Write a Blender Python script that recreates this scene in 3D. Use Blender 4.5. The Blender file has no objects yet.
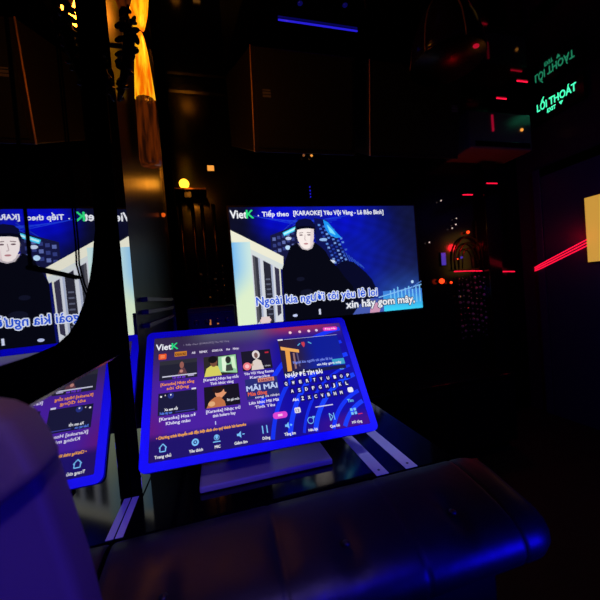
import bpy, bmesh, math, random
from mathutils import Vector, Matrix
random.seed(7)
PI = math.pi
CZ = 1.20                       # height of the viewer's eye above the floor
C = bpy.context.scene.collection
SC = bpy.context.scene

# ------------------------------------------------------------------ helpers
def lin(c):
    return tuple(((x/255)/12.92 if x/255 <= .04045 else ((x/255+.055)/1.055)**2.4) for x in c)

def mat(name, col=(20, 20, 20), rough=.4, metal=0., spec=.5, coat=0., noise=0., nscale=20, bump=0., trans=0.):
    m = bpy.data.materials.new(name); m.use_nodes = True
    nt = m.node_tree; b = nt.nodes['Principled BSDF']
    lc = lin(col)
    b.inputs['Base Color'].default_value = (*lc, 1)
    b.inputs['Roughness'].default_value = rough
    b.inputs['Metallic'].default_value = metal
    b.inputs['Specular IOR Level'].default_value = spec
    b.inputs['Coat Weight'].default_value = coat
    b.inputs['Transmission Weight'].default_value = trans
    if noise or bump:
        tc = nt.nodes.new('ShaderNodeTexCoord'); n = nt.nodes.new('ShaderNodeTexNoise')
        n.inputs['Scale'].default_value = nscale; n.inputs['Detail'].default_value = 5
        nt.links.new(tc.outputs['Object'], n.inputs['Vector'])
        if noise:
            r = nt.nodes.new('ShaderNodeMapRange')
            r.inputs['To Min'].default_value = max(0, rough-noise); r.inputs['To Max'].default_value = min(1, rough+noise)
            nt.links.new(n.outputs['Fac'], r.inputs['Value']); nt.links.new(r.outputs['Result'], b.inputs['Roughness'])
        if bump:
            bp = nt.nodes.new('ShaderNodeBump'); bp.inputs['Strength'].default_value = bump; bp.inputs['Distance'].default_value = .004
            nt.links.new(n.outputs['Fac'], bp.inputs['Height']); nt.links.new(bp.outputs['Normal'], b.inputs['Normal'])
    return m

def emi(name, col, strength=1., base=(5, 5, 5)):
    m = mat(name, base, .3); b = m.node_tree.nodes['Principled BSDF']
    b.inputs['Emission Color'].default_value = (*lin(col), 1); b.inputs['Emission Strength'].default_value = strength
    return m

def screen_mat(name, strength=1.):
    """picture shown by a screen: every face of the picture carries its own colour"""
    m = mat(name, (2, 2, 2), .5, spec=.05); nt = m.node_tree; b = nt.nodes['Principled BSDF']
    a = nt.nodes.new('ShaderNodeAttribute'); a.attribute_name = 'Col'
    nt.links.new(a.outputs['Color'], b.inputs['Emission Color']); b.inputs['Emission Strength'].default_value = strength
    return m

def put(root, o, **k):
    for a, v in k.items():
        if v: o[a] = v
    return o

def thing(name, label, cat, loc, group=None):
    o = bpy.data.objects.new(name, None); C.objects.link(o)
    o.location = Vector(loc)+Vector((0, 0, CZ)); o.empty_display_size = .05
    o['label'] = label; o['category'] = cat
    if group: o['group'] = group
    return o

def depth_origin(p):
    v = Vector(p.location)
    while p.parent: p = p.parent; v += p.location
    return v

def obj(name, bm, m, parent=None, smooth=False, label=None, bevel=0, seg=2):
    """bm is in eye-level coordinates (z=0 at the viewer's eye); link as one mesh object"""
    me = bpy.data.meshes.new(name)
    org = depth_origin(parent) if parent else Vector((0, 0, 0))
    if parent is None:      # origin in the middle of the foot
        xs = [v.co for v in bm.verts]
        org = Vector(((min(v.x for v in xs)+max(v.x for v in xs))/2, (min(v.y for v in xs)+max(v.y for v in xs))/2, min(v.z for v in xs)+CZ))
    bmesh.ops.translate(bm, verts=bm.verts, vec=Vector((0, 0, CZ))-org)
    if smooth:
        for f in bm.faces: f.smooth = True
    bm.to_mesh(me); bm.free()
    for mm in (m if isinstance(m, (list, tuple)) else [m]): me.materials.append(mm)
    o = bpy.data.objects.new(name, me); C.objects.link(o)
    if parent: o.parent = parent
    else: o.location = org
    if label: o['label'] = label
    if bevel:
        b = o.modifiers.new('bevel', 'BEVEL'); b.width = bevel; b.segments = seg; b.limit_method = 'ANGLE'
    return o

def tag(o, label, cat, group=None, kind=None):
    o['label'] = label; o['category'] = cat
    if group: o['group'] = group
    if kind: o['kind'] = kind
    return o

def struct(name, bm, m, **k):
    o = obj(name, bm, m, **k); o['kind'] = 'structure'; return o

def B(): return bmesh.new()

def box(bm, x0, x1, y0, y1, z0, z1, M=None, mi=0):
    vs = [bm.verts.new((x, y, z)) for z in (z0, z1) for y in (y0, y1) for x in (x0, x1)]
    if M:
        for v in vs: v.co = M @ v.co
    for f in ((0, 2, 3, 1), (4, 5, 7, 6), (0, 1, 5, 4), (2, 6, 7, 3), (0, 4, 6, 2), (1, 3, 7, 5)):
        fc = bm.faces.new([vs[i] for i in f]); fc.material_index = mi
    return bm

def hexa(bm, p):
    """p: 8 corners, front (bl,br,tr,tl) then back (bl,br,tr,tl)"""
    v = [bm.verts.new(q) for q in p]
    for f in ((0, 1, 2, 3), (5, 4, 7, 6), (0, 4, 5, 1), (3, 2, 6, 7), (0, 3, 7, 4), (1, 5, 6, 2)):
        bm.faces.new([v[i] for i in f])
    return bm

def prism(bm, pts, off, M=None):
    """closed outline pts (3-D) pushed along off"""
    a = [bm.verts.new(p) for p in pts]; b = [bm.verts.new(Vector(p)+Vector(off)) for p in pts]
    if M:
        for v in a+b: v.co = M @ v.co
    bm.faces.new(a); bm.faces.new(b[::-1]); n = len(a)
    for i in range(n): bm.faces.new([a[i], b[i], b[(i+1) % n], a[(i+1) % n]])
    bmesh.ops.recalc_face_normals(bm, faces=bm.faces)
    return bm

def tube(bm, pts, r, n=10):
    rings = []
    pts = [Vector(p) for p in pts]
    for i, p in enumerate(pts):
        d = (pts[min(i+1, len(pts)-1)]-pts[max(i-1, 0)]).normalized()
        a = d.cross(Vector((0, 0, 1)))
        if a.length < .01: a = Vector((1, 0, 0))
        a.normalize(); b = d.cross(a)
        rr = r[i] if isinstance(r, (list, tuple)) else r
        rings.append([bm.verts.new(p+a*math.cos(t)*rr+b*math.sin(t)*rr) for t in [2*PI*k/n for k in range(n)]])
    for q, w in zip(rings, rings[1:]):
        for k in range(n): bm.faces.new([q[k], q[(k+1) % n], w[(k+1) % n], w[k]])
    bm.faces.new(rings[0][::-1]); bm.faces.new(rings[-1])
    return bm

def lathe(bm, c, prof, n=24, flute=0, nf=8, axis='z'):
    rings = []
    for r, z in prof:
        ring = []
        for k in range(n):
            t = 2*PI*k/n; rr = r*(1+flute*math.cos(nf*t))
            p = Vector((rr*math.cos(t), rr*math.sin(t), z))
            if axis == 'y': p = Vector((p.x, -p.z, p.y))
            ring.append(bm.verts.new(Vector(c)+p))
        rings.append(ring)
    for q, w in zip(rings, rings[1:]):
        for k in range(n): bm.faces.new([q[k], q[(k+1) % n], w[(k+1) % n], w[k]])
    bm.faces.new(rings[0][::-1]); bm.faces.new(rings[-1])
    return bm

def ball(bm, c, r, sub=2, s=(1, 1, 1)):
    bmesh.ops.create_icosphere(bm, subdivisions=sub, radius=r, matrix=Matrix.Translation(c) @ Matrix.Diagonal((*s, 1)))
    return bm

# ---- pictures on screens: coloured faces laid out in screen metres (u to the right, v down)
class Picture:
    def __init__(s, M, step):
        s.bm = B(); s.L = s.bm.loops.layers.float_color.new('Col'); s.M = M; s.k = 0; s.step = step
    def face(s, pts, col, raw=False):
        try: f = s.bm.faces.new([s.bm.verts.new(s.M @ Vector((u, -v, s.k*s.step))) for u, v in pts])
        except ValueError: return
        c = col if raw else lin(col)
        for l in f.loops: l[s.L] = (*c, 1)
        return f
    def poly(s, pts, col): s.k += 1; s.face(pts, col)
    def rect(s, u0, v0, u1, v1, col): s.poly([(u0, v0), (u0, v1), (u1, v1), (u1, v0)], col)
    def rrect(s, u0, v0, u1, v1, r, col, n=5):
        p = []
        for cx, cy, a in ((u1-r, v1-r, 0), (u0+r, v1-r, PI/2), (u0+r, v0+r, PI), (u1-r, v0+r, 3*PI/2)):
            p += [(cx+r*math.cos(a+PI/2*i/n), cy+r*math.sin(a+PI/2*i/n)) for i in range(n+1)]
        s.poly(p, col)
    def disc(s, u, v, ru, rv, col, n=18):
        s.poly([(u+ru*math.cos(2*PI*i/n), v+rv*math.sin(2*PI*i/n)) for i in range(n)], col)
    def ring(s, u, v, r, w, col, n=20):
        s.k += 1
        for i in range(n):
            a, b = 2*PI*i/n, 2*PI*(i+1)/n
            s.face([(u+q*math.cos(t), v+q*math.sin(t)) for q, t in ((r, a), (r, b), (r-w, b), (r-w, a))], col)
    def line(s, pts, w, col):
        s.k += 1
        for (a, b), (c, d) in zip(pts, pts[1:]):
            l = math.hypot(c-a, d-b) or 1; nx, ny = -(d-b)/l*w/2, (c-a)/l*w/2
            s.face([(a+nx, b+ny), (c+nx, d+ny), (c-nx, d-ny), (a-nx, b-ny)], col)
    def grid(s, u0, v0, u1, v1, nu, nv, fn):
        s.k += 1; V = {}
        for j in range(nv+1):
            for i in range(nu+1):
                a, b = i/nu, j/nv
                V[i, j] = (s.bm.verts.new(s.M @ Vector((u0+(u1-u0)*a, -(v0+(v1-v0)*b), s.k*s.step))), (*lin(fn(a, b)), 1))
        for j in range(nv):
            for i in range(nu):
                q = [V[i, j], V[i, j+1], V[i+1, j+1], V[i+1, j]]
                f = s.bm.faces.new([x[0] for x in q])
                for l, x in zip(f.loops, q): l[s.L] = x[1]
    def text(s, t, u, v, size, col, width=None, fat=0., align='LEFT', italic=0.):
        """one line of writing, baseline at v; width squeezes or stretches it"""
        s.k += 1; g = glyphs(t, size, width, 0, align, italic); d = fat*size*.8
        for du, dv in ([(0, 0)] if d == 0 else [(0, 0), (d, 0), (-d, 0), (0, d), (0, -d)]):
            for vs in g: s.face([(u+du+x, v+dv-y) for x, y in vs], col)
    def outlined(s, t, u, v, size, col, rim, width, fat=.012, out=.006):
        for k in range(10):
            s.text(t, u+out*math.cos(k*PI/5), v+out*math.sin(k*PI/5), size, rim, width, fat)
        s.text(t, u, v, size, col, width, fat)

def glyphs(t, size, width=None, fat=0., align='LEFT', italic=0.):
    cu = bpy.data.curves.new('writing', 'FONT'); cu.body = t; cu.size = 1; cu.offset = fat; cu.resolution_u = 2
    cu.align_x = align; cu.shear = italic; cu.fill_mode = 'FRONT'
    o = bpy.data.objects.new('writing', cu); C.objects.link(o)
    bpy.context.view_layer.update()
    me = o.evaluated_get(bpy.context.evaluated_depsgraph_get()).to_mesh()
    co = [v.co.copy() for v in me.vertices]
    out = []
    if co:
        w = max(c.x for c in co)-min(c.x for c in co); sx = size if not width else width/w
        x0 = min(c.x for c in co) if align == 'LEFT' else 0
        out = [[((co[i].x-x0)*sx, co[i].y*size) for i in p.vertices] for p in me.polygons]
    o.to_mesh_clear(); bpy.data.objects.remove(o); bpy.data.curves.remove(cu)
    return out

def mix(a, b, t):
    t = max(0, min(1, t)); return tuple(x+(y-x)*t for x, y in zip(a, b))
def sm(a, b, x):
    t = max(0, min(1, (x-a)/(b-a))); return t*t*(3-2*t)

# ------------------------------------------------------------------ materials
M_mirror = mat('mirror_glass', (232, 232, 236), .012, 1.)
M_black = mat('black_gloss', (9, 9, 12), .12, spec=.5, noise=.05, nscale=3)
M_wall = mat('black_lacquer_wall', (8, 8, 13), .16, spec=.5, noise=.07, nscale=4)
M_ceil = mat('black_stretch_ceiling', (4, 4, 6), .05, spec=1.0)
M_floor = mat('dark_floor_tile', (3, 3, 6), .7, noise=.1, nscale=8)
M_frame = mat('black_frame', (3, 3, 3), .7, spec=.0)
M_matte = mat('matte_black', (6, 6, 7), .7, noise=.1, nscale=40)
M_chrome = mat('chrome_trim', (150, 150, 155), .2, 1.)
M_alu = mat('pale_metal_strip', (205, 205, 212), .42, .25, noise=.08, nscale=60)
M_glass = mat('black_glass_top', (4, 4, 6), .08, spec=.32)
M_leather = mat('black_leather', (17, 14, 19), .45, spec=.5, noise=.08, nscale=30, bump=.25)
M_vinyl = mat('violet_vinyl', (128, 108, 92), .55, spec=.25, noise=.08, nscale=25, bump=.08)
M_vinyl2 = mat('deep_violet_vinyl', (96, 74, 100), .55, spec=.25, noise=.08, nscale=25, bump=.08)
M_bezel = mat('blue_plastic', (60, 60, 240), .5, spec=.2)
M_base = mat('grey_metal_base', (165, 158, 150), .4, 0., noise=.05)
M_dark = mat('dark_plastic', (12, 12, 14), .45)
M_wood = mat('dark_cabinet_lacquer', (14, 14, 20), .25, noise=.08, nscale=6)
M_bronze = mat('dark_bronze', (70, 48, 34), .3, 1., noise=.1, nscale=30)
M_cryst = mat('cut_crystal', (225, 225, 240), .05, .6)
def glowglass(name, c1, c2, st, base):
    m = emi(name, c1, st, base); nt = m.node_tree; b = nt.nodes['Principled BSDF']
    tc = nt.nodes.new('ShaderNodeTexCoord'); mp = nt.nodes.new('ShaderNodeMapping'); mp.inputs['Scale'].default_value = (60, 60, 9)
    n = nt.nodes.new('ShaderNodeTexNoise'); n.inputs['Scale'].default_value = 1; n.inputs['Detail'].default_value = 3
    r = nt.nodes.new('ShaderNodeValToRGB'); r.color_ramp.elements[0].position = .38; r.color_ramp.elements[1].position = .62
    r.color_ramp.elements[0].color = (*lin(c2), 1); r.color_ramp.elements[1].color = (*lin(c1), 1)
    nt.links.new(tc.outputs['Object'], mp.inputs[0]); nt.links.new(mp.outputs[0], n.inputs['Vector']); nt.links.new(n.outputs['Fac'], r.inputs[0])
    nt.links.new(r.outputs[0], b.inputs['Emission Color']); return m
M_amber = glowglass('amber_glass_lit', (255, 190, 24), (226, 98, 2), 1.15, (120, 70, 10))
M_amberdim = glowglass('amber_glass_dim', (96, 36, 4), (34, 12, 4), .7, (60, 30, 10))
M_globe = emi('globe_lamp_lit', (255, 180, 40), 3.5)
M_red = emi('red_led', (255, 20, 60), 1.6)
M_redor = emi('red_orange_bulb', (255, 60, 20), 2.2)
M_white = emi('warm_white_bulb', (230, 200, 190), .9)
M_blue = emi('blue_led', (38, 30, 215), 1.)
M_violet = emi('violet_touch_panel', (70, 50, 175), .9)
M_green = emi('green_sign_letters', (70, 240, 175), 1.5)
M_panel = emi('amber_notice_panel', (205, 152, 62), .95)
M_amberdot = emi('amber_dot', (235, 150, 60), 1.2)

# ------------------------------------------------------------------ the room
ZT0 = -.4705
XL, XR, YB, YF, ZC = -.2418, 2.70, -1.60, 2.29, 1.47
struct('floor', box(B(), XL-.05, XR+.1, YB-.1, YF+.1, -CZ-.05, -CZ), M_floor)
struct('ceiling', box(B(), XL-.05, XR+.1, YB-.1, YF+.1, ZC, ZC+.05), M_ceil)
struct('wall_front', box(B(), XL-.05, XR+.1, YF, YF+.1, -CZ, ZC), M_wall)
struct('wall_back', box(B(), XL-.05, XR+.1, YB-.1, YB, -CZ, ZC), M_matte)
struct('wall_right', box(B(), XR, XR+.1, YB, YF, -CZ, ZC), mat('violet_black_wall', (40, 26, 62), .3, spec=.4, noise=.1, nscale=5))
struct('wall_left', box(B(), XL-.05, XL-.006, YB, YF, -CZ, ZC), M_matte)
# mirror sheet on the left wall
tag(obj('wall_mirror', box(B(), XL-.006, XL, -.9, .962, -.66, ZC-.02), M_mirror),
    'large wall mirror on the left showing the television reversed', 'mirror')

struct('trim_5', box(B(), XL-.0055, XL, .963, 2.29, -CZ+.002, ZC-.002), mat('bronze_black_panel', (16, 10, 9), .34, spec=.15, noise=.08, nscale=5))
# black frame between the two mirror bays, with the scooped lower corner
pts = [(.22, -.112), (.22, -.058), (.50, -.056), (.578, -.051), (.625, -.038), (.662, -.018), (.705, .018), (.740, .060), (.765, .100), (.782, .139), (.800, .175),
       (.813, .211), (.820, .26), (.824, .34), (.826, 1.40), (.8655, 1.40), (.8655, -.112)]
struct('trim_1', prism(B(), [(XL+.001, y, z) for y, z in pts], (.004, 0, 0)), M_frame)
# mirror-faced pilaster standing proud of the mirror
pil = struct('trim_20', box(B(), XL+.001, -.2175, .8675, .949, ZT0+.0005, ZC-.004), M_frame)
mf = obj('mirror_facing', prism(B(), [(-.2175, .8685, ZT0+.003), (-.2162, .8685, ZT0+.003), (-.2136, .948, ZT0+.003), (-.2175, .948, ZT0+.003)], (0, 0, .62-ZT0)), M_mirror, pil)
struct('trim_2', box(B(), XL+.0002, XL+.0012, .514, .520, .060, 1.42), M_frame)
bm = B(); tube(bm, [(XL+.003, .517, .064), (XL+.003, .60, .062), (XL+.003, .671, .060)], .0034, 8)
struct('trim_3', bm, M_frame)
bm = B(); tube(bm, [(XL+.0022, .682, 1.40), (XL+.0022, .680, .5), (XL+.0022, .681, .122), (XL+.0022, .676, .085), (XL+.0022, .692, .050), (XL+.0022, .726, .007)], .0016, 8)
tag(obj('hanging_cord', bm, M_frame, smooth=True), 'thin black cord hanging down in front of the left mirror', 'cord')
struct('trim_4', box(B(), XL+.001, XL+.006, .10, .866, -.1165, -.1125), M_chrome)
struct('trim_6', box(B(), XL+.001, XL+.010, .952, .962, -.45, 1.42), M_frame)
for n, y in ((7, 1.93), (8, 1.985)):
    struct('trim_%d' % n, box(B(), XL+.001, XL+.006, y, y+.005, -.60, 1.42), M_chrome)
for n, z in ((21, .012), (22, -.030), (23, -.075)):
    struct('trim_%d' % n, box(B(), XL+.0005, XL+.022, 1.15, 1.80, z, z+.014), mat('brown_reflected_bar', (88, 66, 54), .5, .0))  # solid bars stand in for brownish lines reflected in the side panel
struct('trim_9', box(B(), XL+.001, XL+.05, 2.03, 2.10, -CZ+.002, ZC-.002), M_frame)

# front wall: lacquer panels with joints, a pilaster on the right
struct('trim_10', box(B(), 2.26, 2.40, YF-.07, YF-.001, -CZ+.002, .985), M_black, bevel=.006)
struct('trim_11', box(B(), 2.19, 2.205, YF-.02, YF-.001, .13, .50), M_bronze, bevel=.002)
struct('trim_12', box(B(), XL+.05, 2.25, YF-.012, YF-.001, 1.40, 1.42), M_chrome)
# door in the right wall with its frame
struct('door_1', box(B(), XR-.03, XR-.001, 1.20, 2.06, -CZ+.003, .80), mat('violet_door_leaf', (34, 30, 92), .32, spec=.4, noise=.1, nscale=6), bevel=.004)
struct('trim_13', box(B(), XR-.031, XR-.001, 2.065, 2.13, -CZ+.003, .87), mat('blue_black_jamb', (40, 40, 95), .3), bevel=.004)
struct('trim_14', box(B(), XR-.031, XR-.001, 1.13, 2.063, .805, .87), M_frame, bevel=.004)
struct('baseboard_front', box(B(), XL+.06, 2.25, YF-.02, YF-.001, -CZ+.002, -CZ+.09), M_black)

# ------------------------------------------------------------------ television
TX0, TX1, TZ0, TZ1, TY = .130, 1.570, .6184, -.1916, 2.2267
tv = thing('television', 'large wall television showing a karaoke video with a man in black', 'television', ((TX0+TX1)/2, TY+.03, TZ1-.02))
bm = B(); w = .012
box(bm, TX0-w, TX1+w, TY-.004, TY+.012, TZ0, TZ0+w); box(bm, TX0-w, TX1+w, TY-.004, TY+.012, TZ1-w-.004, TZ1)
box(bm, TX0-w, TX0, TY-.004, TY+.012, TZ1, TZ0); box(bm, TX1, TX1+w, TY-.004, TY+.012, TZ1, TZ0)
obj('bezel', bm, mat('tv_bezel', (60, 50, 62), .3, .6), tv)
obj('wall_mount', box(B(), TX0+.5, TX1-.5, TY+.0555, YF-.0003, TZ1+.25, TZ0-.25), M_dark, tv)
obj('back_housing', box(B(), TX0+.02, TX1-.02, TY+.012, TY+.055, TZ1+.02, TZ0-.02), M_dark, tv, bevel=.006)

P = Picture(Matrix.Translation((TX0, TY, TZ0)) @ Matrix.Rotation(PI/2, 4, 'X'), .0002)
def sky(a, b):
    u, v = a*1.44, b*.81
    c = mix((10, 12, 40), (12, 22, 150), sm(.10, .62, u)*sm(1.5, .75, u)+.12)
    c = mix(c, (6, 8, 215), .75*sm(.22, 0, math.hypot((u-.83)/1.3, v-.10)))
    c = mix(c, (4, 8, 225), .9*sm(.26, 0, math.hypot((u-.33)/1.2, v-.06)))
    c = mix(c, (10, 26, 175), .55*sm(.5, .05, math.hypot((u-.98), v-.35)))
    c = mix(c, (28, 38, 92), .55*sm(.9, 1.35, u)*sm(.1, .5, v))
    c = mix(c, (45, 95, 190), .8*sm(.42, .74, v)*sm(.8, 1.3, u))
    c = mix(c, (20, 26, 60), sm(1.1, 1.42, u)*.6*sm(.45, .1, v))
    c = mix(c, (12, 14, 34), sm(.22, .05, u)*.8)
    n = math.sin(u*41+math.sin(v*23)*2)*math.sin(v*57+u*13)
    return tuple(max(0, x*(1+.08*n)) for x in c)
P.grid(0, 0, 1.44, .81, 90, 50, sky)
# scaffold-like blue ceiling lines behind the title
for k in range(7):
    P.line([(.16+.05*k, .06+.01*k), (.62+.04*k, .16-.015*k)], .004, (30, 60, 215))
for k in range(5):
    P.line([(.30+.03*k, .22), (.48, .08+.03*k)], .003, (40, 70, 190))
# grey-blue facade between pavilion and man
P.poly([(.27, .20), (.47, .13), (.47, .30), (.36, .40), (.27, .33)], (22, 24, 66))
for k in range(5):
    for j in range(3):
        P.rect(.285+.034*k, .215+.045*j-.01*k, .308+.034*k, .238+.045*j-.01*k, (52, 62, 128) if (k+j) % 3 else (96, 110, 175))
P.disc(.40, .225, .022, .012, (200, 215, 240)); P.disc(.39, .29, .018, .016, (190, 225, 255)); P.disc(.415, .345, .034, .013, (205, 235, 240))
P.line([(.365, .196), (.49, .142)], .026, (70, 215, 255)); P.line([(.37, .193), (.485, .144)], .011, (190, 250, 255))
# white pavilion with its dark openings
P.poly([(0, .155), (.352, .352), (.347, .42), (.325, .43), (.315, .81), (0, .81)], (225, 226, 205))
P.poly([(0, .155), (.352, .352), (.348, .41), (0, .225)], (238, 236, 214))
P.grid(0, .24, .125, .81, 12, 20, lambda a, b: mix(mix((120, 185, 240), (190, 225, 240), a*1.1), (222, 240, 205), sm(.25, .8, b)+a*.4))
P.poly([(.125, .29), (.315, .40), (.315, .81), (.125, .81)], (212, 216, 224))
P.poly([(.134, .33), (.172, .352), (.166, .78), (.130, .81)], (84, 84, 92)); P.poly([(.150, .34), (.172, .352), (.166, .78), (.150, .81)], (52, 54, 66))
P.poly([(.206, .372), (.256, .402), (.252, .81), (.200, .81)], (40, 40, 54))
for k in range(8): P.rect(.214, .50+.035*k, .246, .510+.035*k, (92, 96, 118))
P.poly([(.282, .42), (.314, .44), (.306, .75), (.278, .77)], (54, 52, 74))
P.poly([(.256, .402), (.268, .408), (.262, .81), (.252, .81)], (170, 180, 205))
P.poly([(.172, .352), (.184, .36), (.178, .80), (.166, .80)], (168, 176, 200))
P.poly([(.125, .29), (.345, .41), (.340, .445), (.125, .318)], (214, 222, 220))
P.disc(.19, .79, .04, .02, (230, 190, 190)); P.rect(.16, .765, .22, .81, (225, 205, 205))
# lit tower behind the man
P.poly([(.60, .085), (.69, .10), (.75, .17), (.775, .24), (.86, .43), (.64, .43), (.60, .25)], (14, 20, 84))
for j in range(11):
    for k in range(5):
        u = .625+.036*k+.010*j; v = .13+.028*j+.012*k
        if random.random() < .75: P.rect(u, v, u+.018, v+.013, random.choice([(60, 100, 200), (90, 140, 225), (34, 60, 160), (120, 160, 230)]))
P.poly([(.665, .10), (.70, .12), (.765, .20), (.80, .235), (.75, .235), (.70, .205), (.675, .16)], (30, 150, 245))
P.poly([(.69, .135), (.735, .18), (.755, .215), (.71, .195)], (120, 225, 255))
for k in range(7): P.line([(.80+.022*k, .33+.018*k), (.83+.022*k, .40+.012*k)], .006, (48, 84, 190))
P.disc(.655, .245, .03, .011, (150, 190, 240)); P.disc(.63, .345, .014, .032, (220, 226, 240)); P.disc(.70, .408, .034, .013, (215, 225, 245))
# dark hill
P.poly([(.72, .445), (.80, .405), (.88, .42), (.97, .50), (1.02, .56), (1.05, .63), (.98, .81), (.72, .81)], (8, 10, 40))
# the man: jacket, neck, face, cap
P.poly([(.405, .285), (.45, .262), (.49, .30), (.55, .30), (.59, .262), (.635, .30), (.665, .33), (.70, .40), (.755, .46), (.80, .53), (.86, .60), (.87, .69), (.86, .81), (.325, .81), (.33, .62), (.333, .44), (.352, .40), (.385, .33)], (7, 8, 20))
P.poly([(.46, .265), (.49, .308), (.53, .318), (.565, .305), (.585, .262)], (196, 186, 190))
P.poly([(.456, .14), (.457, .20), (.464, .245), (.485, .286), (.505, .304), (.528, .308), (.55, .300), (.572, .272), (.584, .23), (.590, .14)], (250, 238, 234))
P.poly([(.565, .15), (.590, .14), (.584, .23), (.572, .272), (.55, .300), (.556, .23)], (232, 214, 212))
P.disc(.49, .208, .013, .005, (110, 84, 92)); P.disc(.548, .208, .013, .005, (104, 80, 90)); P.line([(.475, .194), (.505, .190)], .005, (120, 96, 100)); P.line([(.533, .190), (.562, .194)], .005, (120, 96, 100))
P.line([(.519, .205), (.514, .243), (.526, .247)], .005, (190, 168, 170)); P.disc(.521, .271, .017, .006, (190, 130, 136))
P.poly([(.449, .200), (.450, .160), (.455, .122), (.48, .098), (.53, .090), (.572, .100), (.596, .128), (.602, .165), (.600, .205), (.591, .205), (.588, .168), (.55, .158), (.50, .158), (.464, .170), (.457, .205)], (12, 14, 52))
P.poly([(.440, .176), (.455, .152), (.50, .143), (.56, .145), (.602, .158), (.595, .168), (.55, .162), (.50, .163)], (6, 7, 26))
for u, v, r in ((.50, .62, .05), (.53, .66, .035), (.46, .52, .03)):
    P.disc(u, v, r, r*.5, (18, 20, 40))
P.disc(.515, .655, .022, .012, (120, 120, 150)); P.disc(.40, .775, .018, .01, (190, 200, 240)); P.rect(.578, .745, .592, .785, (210, 215, 240))
# waterfront at the lower right
P.poly([(.90, .74), (1.0, .70), (1.12, .72), (1.12, .81), (.84, .81)], (70, 90, 175))
P.poly([(.99, .76), (1.04, .735), (1.08, .76), (1.06, .81), (.98, .81)], (205, 150, 180))
P.grid(1.10, .655, 1.44, .81, 10, 8, lambda a, b: mix((60, 120, 215), (60, 215, 250), b*1.1-.2*a))
for k in range(9): P.rect(1.16+.032*k, .655-.012*(k % 3), 1.17+.032*k, .76, (120, 200, 250))
P.line([(1.06, .70), (1.44, .625)], .008, (130, 190, 245)); P.line([(1.30, .67), (1.44, .60)], .006, (90, 140, 225))
P.disc(1.36, .60, .012, .012, (190, 225, 255))
# writing
P.text('Viet', .005, .082, .078, (238, 240, 245), .112, .03); P.text('K', .113, .082, .078, (50, 225, 130), .05, .035)
P.text('.', .192, .07, .05, (230, 235, 245), None, .03)
P.text('Tiếp theo', .222, .073, .046, (238, 240, 250), .188, .03)
P.text('[KARAOKE] Yêu Vội Vàng - Lê Bảo Bình]', .445, .068, .045, (238, 240, 250), .705, .03)
P.outlined('Ngoài kia người tôi yêu lẻ loi', .133, .682, .082, (30, 84, 215), (225, 232, 250), .915, .026, .0065)
P.outlined('xin hãy gom mây,', .79, .758, .078, (240, 242, 248), (62, 70, 100), .575, .03, .006)
obj('screen', P.bm, screen_mat('tv_picture', 1.), tv, label='lit television picture')

# ------------------------------------------------------------------ touch monitor
R_, D_, W_, H_ = .0262, .6048, .6155, .3701
W0, H0 = .5444, .3252            # the picture is laid out in this frame and stretched to the real one
cx, cy, cz = .1037, .9101, -.2402
X = Vector((math.cos(R_), math.sin(R_), 0)); N = Vector((-math.sin(R_), math.cos(R_), 0))
U = math.cos(D_)*Vector((0, 0, 1))+math.sin(D_)*N
ro = -.0242
X2 = math.cos(ro)*X+math.sin(ro)*U; U2 = math.cos(ro)*U-math.sin(ro)*X; F2 = X2.cross(U2)
MM = Matrix(((X2.x, U2.x, F2.x, cx), (X2.y, U2.y, F2.y, cy), (X2.z, U2.z, F2.z, cz), (0, 0, 0, 1)))
ZT = -.4705
mon = thing('touch_monitor', 'tilted song-selection touch monitor with blue border on a metal foot', 'monitor', (.095, .90, ZT))
def rr_outline(w, h, r, n=8):
    p = []
    for x, y, a in ((w/2-r, h/2-r, 0), (-w/2+r, h/2-r, PI/2), (-w/2+r, -h/2+r, PI), (w/2-r, -h/2+r, 3*PI/2)):
        p += [(x+r*math.cos(a+PI/2*i/n), y+r*math.sin(a+PI/2*i/n), 0) for i in range(n+1)]
    return p
bm = B(); a = rr_outline(W_, H_, .016); b = rr_outline(W_-.040, H_-.040, .003)
va = [bm.verts.new(MM @ Vector(p)) for p in a]; vb = [bm.verts.new(MM @ Vector(p)) for p in b]
vc = [bm.verts.new(MM @ (Vector(p)-Vector((0, 0, .010)))) for p in a]
n = len(va)
for i in range(n):
    j = (i+1) % n
    bm.faces.new([va[i], va[j], vb[j], vb[i]]); bm.faces.new([vc[i], vc[j], va[j], va[i]])
obj('bezel', bm, M_bezel, mon)
bm = B(); prism(bm, [MM @ (Vector(p)-Vector((0, 0, .0102))) for p in rr_outline(W_-.004, H_-.004, .015)], -F2*.022)
obj('back_cover', bm, M_dark, mon, bevel=.004)
# stand
bm = B(); box(bm, -.078, .268, .815, .985, ZT, ZT+.016)
obj('foot_plate', bm, M_base, mon, bevel=.004)
bm = B(); hexa(bm, [(-.005, .915, ZT+.0162), (.115, .915, ZT+.0162), (.115, .950, -.30), (-.005, .950, -.30), (-.005, .955, ZT+.0162), (.115, .955, ZT+.0162), (.115, .985, -.28), (-.005, .985, -.28)])
obj('neck', bm, mat('dark_neck', (22, 20, 22), .4), mon, bevel=.003)
bm = B(); tube(bm, [(-.015, .965, -.275), (.125, .965, -.275)], .017, 14); obj('hinge', bm, M_dark, mon)

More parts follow.
